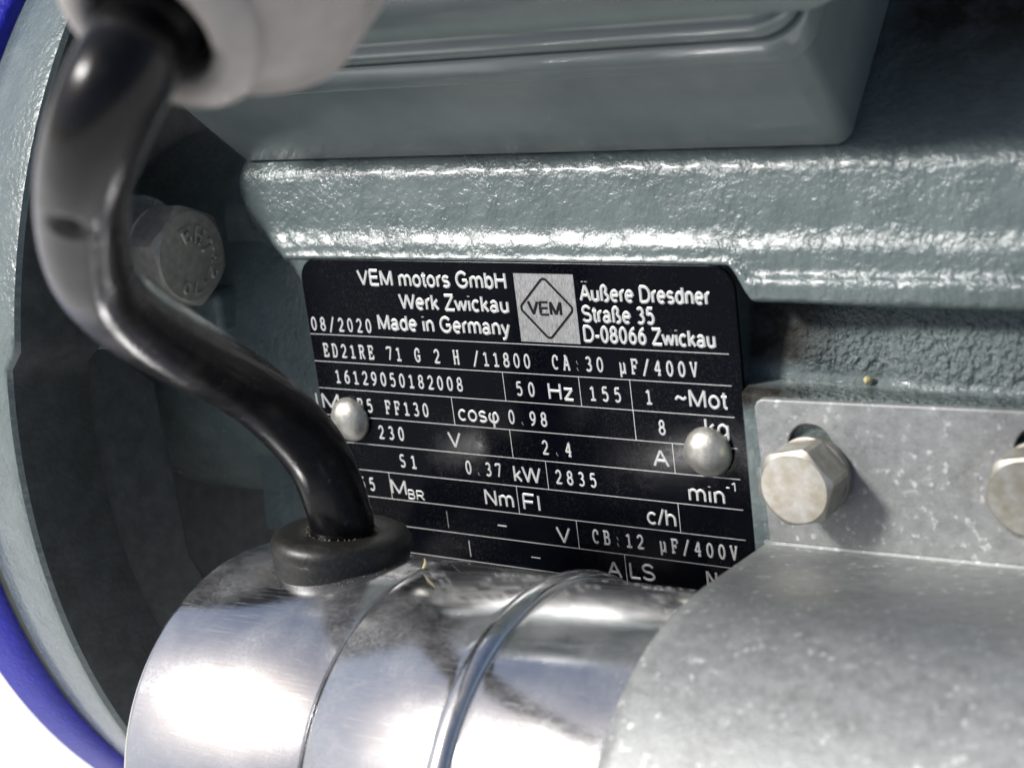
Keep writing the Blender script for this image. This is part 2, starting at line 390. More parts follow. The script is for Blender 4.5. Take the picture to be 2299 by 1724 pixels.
V, F = lathe(Vector((-26.5, AX.y, AX.z)), Vector((1, 0, 0)), [(0, 90), (0.6, 90)], 72); obj('end_shield_floor', KS(V), F, shaded_paint, motor)
# lower web, its face a little behind the rim
XW = -5.2
P_ = [onX(u, v, XW) for u, v in ((90, 782), (245, 775), (352, 852), (380, 1000), (395, 1060), (430, 1240))]
poly = [(-26, p.y, p.z) for p in P_]
poly += [(-26, -5, -100)]
for k in range(30):
    a = math.radians(236 - k * 1.7); y, z = AX.y + 97 * math.cos(a), AX.z + 97 * math.sin(a)
    if z < P_[0].z: poly.append((-26, y, z))
V, F = prism(poly, (XW + 26, 0, 0)); wb = obj('end_shield_web', KS(V), F, shaded_paint, motor)
eg = [Vector((XW, P_[0].y, P_[0].z)), Vector((XW, P_[1].y, P_[1].z)), Vector((XW, P_[2].y, P_[2].z))]
V, F = tube([p + Vector((-.5, 0, .1)) for p in eg[:2]], 0.6, 8); obj('web_edge', KS([Vector(v) + Vector((1.4, 0, 0)) for v in V]), F, cast, motor)
bv = wb.modifiers.new('bevel', 'BEVEL'); bv.width = 0.9 * U; bv.segments = 3; bv.limit_method = 'ANGLE'
# lug and step behind the bolt
for nm, b in (('lug', (-45, -22, 2, 14, -15, -7)),):
    x0, x1, y0, y1, z0, z1 = b
    poly = [(x0, p[0], p[1]) for p in rrect(y0, y1, z0, z1, 1.6)]
    V, F = prism(poly, (x1 - x0, 0, 0)); o = obj(nm, V, F, cast, motor)
    bv = o.modifiers.new('bevel', 'BEVEL'); bv.width = 1.2 * U; bv.segments = 3; bv.limit_method = 'ANGLE'

# ------------------------------------------------------------------ flange bolt with raised head marks
STEN = {}   # simple stroke letters in a unit box
def arcp(cx, cy, rx, ry, a0, a1, n=12): return [(cx + rx * math.cos(math.radians(a0 + (a1 - a0) * k / n)), cy + ry * math.sin(math.radians(a0 + (a1 - a0) * k / n))) for k in range(n + 1)]
G = {
 '0': [arcp(.5, .5, .4, .5, 0, 360, 20)],
 '1': [[(.16, .82), (.52, 1), (.52, 0)], [(.12, 0), (.92, 0)]],
 '2': [arcp(.5, .71, .38, .29, 165, -35, 12) + [(.1, 0), (.92, 0)], [(.92, 0), (.92, .08)]],
 '3': [arcp(.46, .755, .34, .245, 145, -85, 12) + arcp(.46, .265, .42, .265, 85, -145, 14)],
 '4': [[(.45, 0), (.9, 0)], [(.68, 0), (.68, 1), (.6, 1), (.06, .32), (.94, .32)]],
 '5': [[(.86, 1), (.22, 1), (.18, .56)] + arcp(.48, .32, .42, .32, 125, -145, 16)],
 '6': [arcp(.52, .31, .38, .31, 0, 360, 18), arcp(.86, .31, .72, .69, 178, 92, 8)],
 '7': [[(.08, .86), (.08, 1), (.9, 1), (.45, 0)]],
 '8': [arcp(.5, .76, .33, .24, 0, 360, 16), arcp(.5, .26, .4, .26, 0, 360, 18)],
 '9': [arcp(.48, .69, .38, .31, 0, 360, 18), arcp(.14, .69, .72, .69, -2, -88, 8)],
 'A': [[(.1, 0), (.45, 1), (.55, 1), (.92, 0)], [(.24, .34), (.77, .34)], [(-.05, 0), (.28, 0)], [(.72, 0), (1.07, 0)], [(.22, 1), (.5, 1)]],
 'B': [[(.0, 0), (.55, 0)] + arcp(.6, .27, .32, .27, -90, 90, 10) + [(.2, .54)], [(.6, .54)] + arcp(.56, .77, .28, .23, -90, 90, 10) + [(.0, 1)], [(.2, 0), (.2, 1)]],
 'C': [arcp(.52, .5, .44, .5, 48, 312, 18), [(.84, .98), (.84, .68)]],
 'D': [[(.0, 0), (.45, 0)] + arcp(.45, .5, .46, .5, -90, 90, 14) + [(.0, 1)], [(.18, 0), (.18, 1)]],
 'E': [[(.02, 0), (.92, 0), (.92, .28)], [(.2, 0), (.2, 1)], [(.02, 1), (.88, 1), (.88, .74)], [(.2, .52), (.62, .52)], [(.62, .38), (.62, .66)]],
 'F': [[(.02, 0), (.52, 0)], [(.2, 0), (.2, 1)], [(.02, 1), (.92, 1), (.92, .74)], [(.2, .5), (.64, .5)], [(.64, .36), (.64, .64)]],
 'G': [arcp(.5, .5, .44, .5, 48, 300, 18) + [(.84, .12), (.84, .44)], [(.52, .44), (1.0, .44)], [(.82, .98), (.82, .7)]],
 'H': [[(.16, 0), (.16, 1)], [(.84, 0), (.84, 1)], [(.16, .52), (.84, .52)], [(0, 0), (.34, 0)], [(.66, 0), (1, 0)], [(0, 1), (.34, 1)], [(.66, 1), (1, 1)]],
 'R': [[(.0, 0), (.38, 0)], [(.18, 0), (.18, 1)], [(.0, 1), (.55, 1)] + arcp(.56, .76, .3, .24, 90, -90, 10) + [(.18, .52)], [(.52, .52), (.88, 0), (1.04, 0)]],
 'S': [arcp(.5, .755, .36, .245, 35, 270, 12) + arcp(.5, .26, .4, .26, 90, -150, 12)],
 'T': [[(.06, .75), (.06, 1), (.94, 1), (.94, .75)], [(.5, 1), (.5, 0)], [(.28, 0), (.72, 0)]],
 'V': [[(.08, 1), (.5, 0), (.92, 1)], [(-.06, 1), (.28, 1)], [(.72, 1), (1.06, 1)]],
 'u': [[(.02, .68), (.16, .68), (.16, -.32)], arcp(.42, .2, .26, .2, 180, 300, 8) + [(.76, .18)], [(.62, .68), (.78, .68), (.78, 0), (.95, 0)]],
 '/': [[(.06, -.14), (.92, 1.12)]], '-': [[(.2, .42), (.8, .42)]],
 ':': [[(.5, .06), (.5, .07)], [(.5, .56), (.5, .57)]], '.': [[(.5, .05), (.5, .06)]],
}
def split_sharp(P, lim=38):
    out = [[P[0]]]
    for i in range(1, len(P)):
        out[-1].append(P[i])
        if i < len(P) - 1:
            a = math.atan2(P[i][1] - P[i - 1][1], P[i][0] - P[i - 1][0]); b = math.atan2(P[i + 1][1] - P[i][1], P[i + 1][0] - P[i][0])
            if abs((math.degrees(b - a) + 180) % 360 - 180) > lim: out.append([P[i]])
    return out
def strokes(text, place, pitch, gw, h, r, flat, plain=False):
    ms = []
    for i, ch in enumerate(text):
        for st in G.get(ch, []):
            rr = r * (1.75 if ch in ':.' else 1)
            if len(st) == 2 and ch in ':.': st = [(st[0][0] - .02, st[0][1]), (st[0][0] + .02, st[1][1])]
            for st2 in split_sharp(st):
                P = [place(i * pitch + q[0] * gw, q[1] * h) for q in st2]
                m_ = tube(P, rr * (1 + .02 * (len(ms) % 7)), 8); ms.append(m_)
    return join(*ms)

def hexhead(o, d, af, hgt, rot=0.0, cham=0.10):
    """hexagon head standing on o, axis d, with a chamfered round face"""
    x, y, z = frame_of(d); V = []; F = []
    Rf = af / 2 * 0.95; n = 48
    def hexr(a):
        a = (a - rot) % (math.pi / 3) - math.pi / 6
        return af / 2 / math.cos(a)
    rows = []
    for s, f in ((0, lambda a: hexr(a)), (hgt * 0.8, lambda a: hexr(a)), (None, None), (hgt, lambda a: Rf), (hgt + .02, lambda a: Rf * .5)):
        r = []
        for k in range(n):
            a = 2 * math.pi * k / n
            if s is None:
                rad = hexr(a); ss = hgt - (rad - Rf) * 0.55 - .05
            else: rad = f(a); ss = s if s != hgt * .8 else hgt - (hexr(a) - Rf) * 0.55 - 0.08
            r.append(o + z * ss + x * (rad * math.cos(a)) + y * (rad * math.sin(a)))
        rows.append(r)
    V, F = grid(rows, True); F.append(tuple(range(n))); F.append(tuple(range(4 * n, 5 * n)))
    return V, F
fb = onX(432, 575, -18.0); fb.x = -26.0
V, F = lathe(Vector((-60, fb.y, fb.z)), Vector((1, 0, 0)), [(0, 11.5), (30.2, 10.4), (31, 9.6)], 40); obj('bolt_boss', V, F, cast, motor, auto=60)
fbolt = thing('flange_bolt', fb, 'dull steel hexagon bolt with stamped head letters in the dark flange pocket', 'bolt')
V, F = lathe(fb - Vector((3, 0, 0)), Vector((1, 0, 0)), [(0, 8.6), (4.2, 8.6), (4.4, 8.4)], 48); obj('washer', V, F, steel, fbolt)
V, F = hexhead(fb + Vector((1.4, 0, 0)), Vector((1, 0, 0)), 15.8, 6.6, 0.62); obj('head', V, F, steel, fbolt, auto=20)
fx, fy, fz = frame_of(Vector((1, 0, 0)))
def on_head(ang, rad):
    def f(a, b):   # a along the tangent, b radial outward
        th = math.radians(ang); rr = rad + b; t = th - a / rad
        return fb + Vector((8.12, 0, 0)) + Vector((0, math.cos(t), math.sin(t))) * rr
    return f
V, F = strokes('EHT', on_head(118, 2.6), 2.1, 1.5, 2.5, .34, 1); obj('head_letter', V, F, steel, fbolt)
V, F = strokes('A2-70', on_head(-10, 4.6), 2.0, 1.3, 1.8, .3, 1); obj('head_letter', V, F, steel, fbolt)

# ------------------------------------------------------------------ blue pump casing
cas = thing('pump_casing', KS([(-40, AX.y, AX.z)])[0], 'blue painted round casing behind the grey motor flange', 'pump casing')
prof = [(-6, 60), (-5, 95.6), (0.2, 95.7), (0.0, 97.3), (-.5, 98.0), (-4, 98.5), (-9.2, 99.05), (-9.8, 98.8), (-10.2, 97.5), (-11, 88), (-40, 76), (-40, 20)]
V, F = lathe(Vector((-22.6, AX.y, AX.z)), Vector((1, 0, 0)), prof, 200); obj('casing_ring', KS(V), F, blue, cas, auto=60)

# ------------------------------------------------------------------ terminal box
EN = Vector((0, -.70711, .70711)); ET = Vector((0, .70711, .70711))
BO = Vector((0, 4.8, 4.8 + PZ)); LEN = 66.0
box = thing('terminal_box', (40, 30, 35), 'grey smooth painted terminal box on top of the motor', 'terminal box')
BX0 = onP(520, 345, BO, ET).x; BX1 = onP(1888, 290, BO, ET).x
def boxring(h, off, x0=BX0, x1=BX1, r=2.4, drt=None, t1=LEN, t0=0.0):
    """rounded rectangle at height h above the pad, grown outward by off"""
    P = rrect(x0 - off, x1 + off, t0 - off, t1 + off, max(.4, r + off), 8)
    return [BO + Vector((a, 0, 0)) + ET * b + EN * h for a, b in P]
def boxstack(lst): 
    V, F = grid([boxring(*q) if isinstance(q, tuple) else q for q in lst], True)
    n = len(V) // len(lst); F.append(tuple(range(n))); F.append(tuple(range(len(V) - n, len(V)))); return V, F
def drafted(h): return -0.105 * h * 0 + 0.052 * h
V, F = boxstack([(0.15, -.5), (0.35, -.1), (0.8, 0.04), (10, .55), (19.9, 1.02), (20.6, 1.08), (20.75, 1.3), (20.85, 2.2), (21.1, 2.6), (21.5, 2.8), (25.2, 2.55), (25.6, 2.35), (25.8, 2.0), (25.8, -2)])
obj('box_base', V, F, smooth, box, auto=60)
V, F = boxstack([(25.7, 1.4), (26.6, 1.4)]); obj('gasket', V, F, black_m, box)
V, F = boxstack([(26.5, -1), (26.5, 2.2), (26.7, 2.45), (28.6, 2.5), (29.0, 2.2), (29.2, 1.7), (31.0, 1.4), (31.2, 1.5, BX0, BX1 + 8), (31.3, 2.6, BX0, BX1 + 8), (31.7, 3.0, BX0, BX1 + 8), (44, 2.6, BX0, BX1 + 8), (46, 1.4, BX0, BX1 + 8), (47, 0)])
obj('box_lid', V, F, smooth, box, auto=60)

# ------------------------------------------------------------------ cable gland
GC = atd(337, 63, 151.0)
gax = (RIGHT * -0.489 + DOWN * 0.652 + FWD * -0.58)
gd = ray(337, 63).normalized()
side = (RIGHT * -0.6 + DOWN * 0.8); side = (side - gd * side.dot(gd)).normalized()
gax = (side * 0.815 - gd * 0.58).normalized()      # points out of the gland, along the leaving cable
Rg = 260 * 151.0 / FPX
gl = thing('cable_gland', GC - gax * 16, 'light grey plastic cable gland around the black cable', 'cable gland')
prof = [(0.0 - 3.0, 5.9), (-0.6, 6.0), (0.15, 6.35), (0.45, 7.0), (0.4, 8.2), (0.0, 9.0), (-0.5, Rg * .965), (-1.1, Rg * 1.0), (-1.9, Rg * 1.01), (-2.5, Rg * .985), (-2.8, Rg * .95), (-3.4, Rg * 1.0), (-5.5, Rg * 1.22), (-7.6, Rg * 1.42), (-8.8, Rg * 1.5), (-9.6, Rg * 1.53)]
V, F = lathe(GC, gax, list(reversed(prof)), 96); F = F[:-2]
obj('dome_nut', V, F, gland_m, gl, auto=60)
def knurl(a, s): return 1 + 0.012 * (1 if math.sin(a * 30) > 0 else -1) * sstep(.3, .6, math.sin(a * 3 + 1.2))
V, F = lathe(GC, gax, [(-9.5, Rg * 1.53), (-10, Rg * 1.56), (-24, Rg * 1.57), (-25, Rg * 1.4)], 360, rmod=knurl); obj('grip_ring', V, F, gland_m, gl, auto=25)
V, F = lathe(GC, gax, [(-25, Rg * 1.05), (-34, Rg * 1.05)], 64); obj('gland_body', V, F, gland_m, gl)
V, F = lathe(GC, gax, [(-8, 6.6), (-8, 5.0), (-2.2, 4.9), (-1.9, 5.3), (-2.2, 5.9), (-2.6, 6.2)], 64); F = F[:-2]
obj('rubber_seal', V, F, grom_m, gl)

# ------------------------------------------------------------------ frame of the capacitor
CA = Vector((0.99878, -0.03552, 0.03431)); CB = Vector((0, 0, 1)) - CA * CA.z; CB.normalize(); CC = CA.cross(CB)
CO = Vector((40, -32.5, -68.9)); RC = 30.5
def cf(s, b, c): return CO + CA * s + CB * b + CC * c
ga = math.radians(97)
gs = min((abs((lambda p: (p - EYE).dot(RIGHT) / (p - EYE).dot(FWD) * FPX + 1149.5)(cf(k * .1, RC * math.sin(ga), RC * math.cos(ga))) - 770), k * .1) for k in range(-400, 200))[1]
gpos = cf(gs, (RC + .9) * math.sin(ga), (RC + .9) * math.cos(ga))
gn = (CB * math.sin(ga) + CC * math.cos(ga) + CA * .09).normalized()
# ------------------------------------------------------------------ cable
cp = [(731, 1062, 250.5, 146), (684, 986, 246.5, 149), (606, 908, 239, 149), (520, 847, 229, 153), (407, 782, 211, 170), (312, 722, 197, 184), (247, 667, 186, 188), (208, 610, 176, 196), (188, 532, 168, 206), (185, 441, 160, 213), (201, 350, 153, 224), (235, 250, 148.5, 234), (279, 160, 148, 238), (318, 88, 152, 230)]
pts = [(*(gpos + gn * h), 4.8) for h in (0, 2.5, 5)]
for u, v, d, wd in cp:
    p = atd(u, v, d); pts.append((p.x, p.y, p.z, wd * d / FPX / 2))
for k in (1, 2, 3):
    p = GC - gax * (6 * k - 1); pts.append((p.x, p.y, p.z, 4.5))
S = catmull(pts, 10)
# dents where the cable was pinched at the bend
dent = [(atd(150, 510, 156.5), 1.5, 1.5)]
V, F = tube([s[:3] for s in S], [s[3] for s in S], 32)
V = [Vector(v) for v in V]
ctr = [Vector(s[:3]) for s in S for _ in range(32)]
for i, v in enumerate(V):
    for c, r, dp in dent:
        q = (v - c).length
        if q < r * 1.6:
            k = 1 - sstep(0.25 * r, 1.6 * r, q) - .25 * max(0, 1 - abs(q - r * 1.25) / (r * .35))
            v += (ctr[i] - v).normalized() * dp * k
cb = obj('cable', V, F, cable_m, base=gpos + gn * 6, auto=80)
tag(cb, 'black rubber cable bending from the grey gland down to the capacitor', 'cable')

# ------------------------------------------------------------------ capacitor with its own frame
capz = thing('capacitor', cf(10, -RC, 0), 'shiny scratched aluminium capacitor can with seam and raised bead', 'capacitor')
s0, s1, sb = -33.2, 2.6, 25.4
V, F = lathe(CO, CA, [(s0, RC - 12), (s0, RC - 2.2)] + [(s0 + 1.8 - 1.8 * math.cos(math.radians(a)), RC + .15 - 1.8 + 1.8 * math.sin(math.radians(a))) for a in (15, 35, 55, 75, 90)] + [(s1 - .5, RC + .15), (s1 - .28, RC + .02), (s1 - .22, RC - 1.0)], 144, up=CB)
obj('end_cap', V, F, alu, capz, auto=50)
bw = 1.75; bead = []
for k in range(13):
    a = math.radians(180 - 15 * k); bead.append((sb + bw * math.cos(a), RC - .1 + 1.15 * math.sin(a)))
V, F = lathe(CO, CA, [(s1 + .1, RC - 1.0), (s1 + .14, RC - .15), (s1 + .4, RC)] + [(sb - bw - 1.2, RC), (sb - bw - .3, RC - .02)] + bead + [(sb + bw + .3, RC - .02), (sb + bw + 1.6, RC), (84, RC), (85.5, RC - 1.5), (85.5, RC - 10)], 144, up=CB)
obj('can_body', V, F, alu, capz, auto=60)
# rubber grommet where the cable enters
grom = thing('grommet', gpos, 'dusty black rubber grommet sealing the cable into the capacitor top', 'grommet')
prof = [(-4.0, 10.1), (-.4, 10.2), (.6, 10.5), (1.2, 10.7), (2.2, 10.6), (3.0, 10.1), (3.5, 9.2), (3.7, 8.0), (3.65, 6.6), (3.5, 5.7), (3.25, 5.1), (3.1, 4.6)]
def sag(a, s): return 1.0
V, F = lathe(gpos, gn, prof, 64, up=CA); 
# sit on the round can: lower the skirt where the can falls away
W0 = []
for v in V:
    rel = v - CO; s = rel.dot(CA); rad = rel - CA * s
    h = (v - gpos).dot(gn); W0.append(v)
obj('grommet_ring', W0, F[:-1], grom_m, grom, auto=70)

gr_v = []; gr_f = []
gx, gy, gz2 = frame_of(gn, CA)
for k in range(360):
    a = random.uniform(0, 2 * math.pi); top = k % 2
    if top: p = gpos + gz2 * random.uniform(3.0, 3.55) + (gx * math.cos(a) + gy * math.sin(a)) * random.uniform(4.9, 6.0)
    else:
        p = gpos + (gx * math.cos(a) + gy * math.sin(a)) * random.gauss(11.2, .5); rel = p - CO; sa = rel.dot(CA); rd = (rel - CA * sa).normalized(); p = CO + CA * sa + rd * (RC + .1)
    r = random.uniform(.06, .16)
    o = len(gr_v); gr_v += [p + Vector(q) * r for q in ((1, 0, 0), (-1, .2, 0), (0, 1, .1), (0, -1, 0), (.1, 0, 1), (0, 0, -1))]
    gr_f += [tuple(o + i for i in q) for q in ((0, 2, 4), (2, 1, 4), (1, 3, 4), (3, 0, 4), (2, 0, 5), (1, 2, 5), (3, 1, 5), (0, 3, 5))]
o = obj('grit', gr_v, gr_f, grit_m, grom); o['kind'] = 'stuff'

# ------------------------------------------------------------------ mounting bracket (galvanised sheet)
brk = thing('mounting_bracket', cf(62, 40, -31), 'galvanised sheet steel bracket strapped over the capacitor, bolted beside the name plate', 'bracket')
c0 = -31.1; bb = 27.0; TH = 1.3
sL, sR, bT = 44.5, 108.0, 49.3
# sheet path in (b, c): down the flange, bend, out over the can, round it
BR = 1.0
path = [(bT, c0), (bb + BR, c0)]
for k in range(1, 7):
    a = math.radians(90 * k / 6 * .93); path.append((bb + BR - BR * math.sin(a), c0 + BR - BR * math.cos(a)))
Rs = RC + 1.4
ts = math.radians(97)
px, pc = path[-1]; q = (Rs * math.sin(ts), Rs * math.cos(ts))
for k in range(1, 9): path.append((px + (q[0] - px) * k / 9, pc + (q[1] - pc) * k / 9))
for k in range(0, 40): a = ts - math.radians(5.0 * k); path.append((Rs * math.sin(a), Rs * math.cos(a)))
L_ = [0.0]
for i in range(1, len(path)): L_.append(L_[-1] + math.dist(path[i], path[i - 1]))
i_b = 8
rows = []; Ns = 26
for i, (b, c) in enumerate(path):
    tl = min(1, max(0, (L_[i] - L_[2]) / (L_[17] - L_[2] + 1e-6)))
    left = sL - 1.0 * sstep(0, 1, min(1, L_[i] / L_[4])) + 6.2 * tl
    if i == 0: pass
    row = []
    for k in range(Ns + 1): row.append(cf(left + (sR - left) * k / Ns, b, c))
    rows.append(row)
fl_rows = rows[:2]
V, F = grid(rows[1:])
strap = obj('strap', V, F, zinc, brk, auto=75)
sd = strap.modifiers.new('thick', 'SOLIDIFY'); sd.thickness = TH * U; sd.offset = 0
# flange plate with keyhole slots, cut as a real opening
HB = [(52.9, 38.9), (85.0, 40.0)]
def slot_outline(s, b): 
    return [(s - .3 + 3.4 * math.cos(math.radians(a)), b + 3.7 + 3.4 * math.sin(math.radians(a))) for a in range(0, 181, 15)] + [(s - .3 + 3.4 * math.cos(math.radians(a)), b - .5 + 3.4 * math.sin(math.radians(a))) for a in range(180, 361, 15)]
bm = bmesh.new()
outer = [(sL + .0, bb + BR)] + [(sR, bb + BR), (sR, bT - .3)] + [(sL + 1.3, bT), (sL + .4, bT - .4), (sL, bT - 1.3)]
loops = [outer] + [slot_outline(s, b) for s, b in HB]
edges = []
for lp in loops:
    vs = [bm.verts.new(W(cf(s, b, c0) - base_of(brk))) for s, b in lp]
    for k in range(len(vs)): edges.append(bm.edges.new((vs[k], vs[(k + 1) % len(vs)])))
bmesh.ops.triangle_fill(bm, use_beauty=True, use_dissolve=False, edges=edges)
me = bpy.data.meshes.new('flange_plate'); bm.to_mesh(me); bm.free(); me.materials.append(zinc)
fp = bpy.data.objects.new('flange_plate', me); COL.objects.link(fp); fp.parent = brk
sd = fp.modifiers.new('thick', 'SOLIDIFY'); sd.thickness = TH * U; sd.offset = 0
bv = fp.modifiers.new('bevel', 'BEVEL'); bv.width = .25 * U; bv.segments = 2; bv.limit_method = 'ANGLE'

# ------------------------------------------------------------------ hexagon bolts in the bracket
def make_bolt(s, b, label):
    o0 = cf(s, b, c0 + TH / 2)
    t = thing('hex_bolt', o0, label, 'bolt', 'bolts holding the bracket')
    V, F = lathe(o0 - CC * 1.6, CC, [(0, 2.6), (2.0, 2.6)], 24); obj('shank', V, F, boltm, t)
    V, F = lathe(o0 + CC * .15, CC, [(0, 5.6), (1.1, 5.6), (1.25, 5.4)], 40); obj('washer', V, F, steel, t)
    V, F = hexhead(o0 + CC * 1.4, CC, 10.3, 5.2, math.radians(12)); obj('head', V, F, boltm, t, auto=20)
    return t
b1 = make_bolt(*HB[0], 'yellowish hexagon bolt at the left end of the bracket beside the name plate')
b2 = b1.copy(); COL.objects.link(b2); b2.location = b1.location + W(cf(*HB[1], c0) - cf(*HB[0], c0))
b2['label'] = 'yellowish hexagon bolt at the right end of the bracket, partly out of view'
for ch in list(b1.children):
    c = ch.copy(); COL.objects.link(c); c.parent = b2

# ------------------------------------------------------------------ name plate
PH = -56.0
npl = thing('name_plate', (40, 0, -28), 'black metal name plate with silver lettering and ruled rows', 'name plate')
poly = [(a, 0.0, z) for a, z in rrect(0.4, 80.6, PH, 0.0, 3.6, 10)]
V, F = prism(poly, (0, 0.75, 0)); pm = obj('plate', V, F, plate_m, npl)
bv = pm.modifiers.new('bevel', 'BEVEL'); bv.width = .14 * U; bv.segments = 2; bv.limit_method = 'ANGLE'
def rule(x0, x1, z0, z1, h=0.05):
    poly = [(x0, -h, z0), (x1, -h, z0), (x1, -h, z1), (x0, -h, z1)]
    V, F = prism(poly, (0, h + .05, 0)); return obj('rule_line', V, F, letter, npl)
RH = 4.721; Y1 = -12.89; lw = 0.11
for k in range(9):
    z = Y1 - RH * k; rule(0.5, 78.8, z - lw / 2, z + lw / 2)
def vline(u, v, k0, k1):
    X = onY(u, v).x; rule(X - lw / 2, X + lw / 2, Y1 - RH * k1 + lw / 2, Y1 - RH * k0 - lw / 2)
vline(1132.5, 871, 1, 2); vline(1302.8, 880, 1, 2); vline(1417.6, 888, 1, 2); vline(1425, 953, 2, 3)
vline(1018, 926, 2, 3); vline(1148.5, 997, 3, 4); vline(1512.6, 1026, 3, 4)
vline(1228.5, 1067, 4, 5); vline(877, 1089, 5, 6); vline(1163, 1121, 5, 6); vline(1525.5, 1163, 5, 6)
vline(1298, 1204, 6, 7); vline(1405.5, 1275, 7, 8)
def bar(u0, v0, u1, v1):
    a, b = onY(u0, v0), onY(u1, v1); rule(min(a.x, b.x), max(a.x, b.x), min(a.z, b.z), max(a.z, b.z))
bar(1003, 1147, 1007.5, 1184); bar(1053.5, 1213, 1057, 1249); bar(1117.5, 1177, 1138, 1182.5); bar(1193, 1249, 1213.5, 1253.5)
# logo square with the diamond
lx, lz, ls = 43.37, -1.734, 10.72
V, F = prism([(lx, -.06, lz), (lx + ls, -.06, lz), (lx + ls, -.06, lz - ls), (lx, -.06, lz - ls)], (0, .1, 0)); obj('logo_square', V, F, logo_m, npl)
cx, cz = lx + ls / 2, lz - ls / 2; dr = 5.15
def diamond(r, rc, n=5):
    P = []
    for a in (0, 90, 180, 270):
        d = Vector((math.cos(math.radians(a)), math.sin(math.radians(a)))); c = d * (r - rc * 1.414)
        P += [(cx + c.x + rc * math.cos(math.radians(a - 45 + 90 * k / n)), cz + c.y + rc * math.sin(math.radians(a - 45 + 90 * k / n))) for k in range(n + 1)]
    return P
A, B = diamond(dr, .9), diamond(dr - .52, .55)
n = len(A)
V = [(a, -.1, z) for a, z in A] + [(a, -.1, z) for a, z in B] + [(a, -.03, z) for a, z in A] + [(a, -.03, z) for a, z in B]
F = [(k, (k + 1) % n, n + (k + 1) % n, n + k) for k in range(n)] + [(k, (k + 1) % n, 2 * n + (k + 1) % n, 2 * n + k) for k in range(n)] + [(n + k, n + (k + 1) % n, 3 * n + (k + 1) % n, 3 * n + k) for k in range(n)]
obj('logo_diamond', V, F, black_m, npl, sm=False)

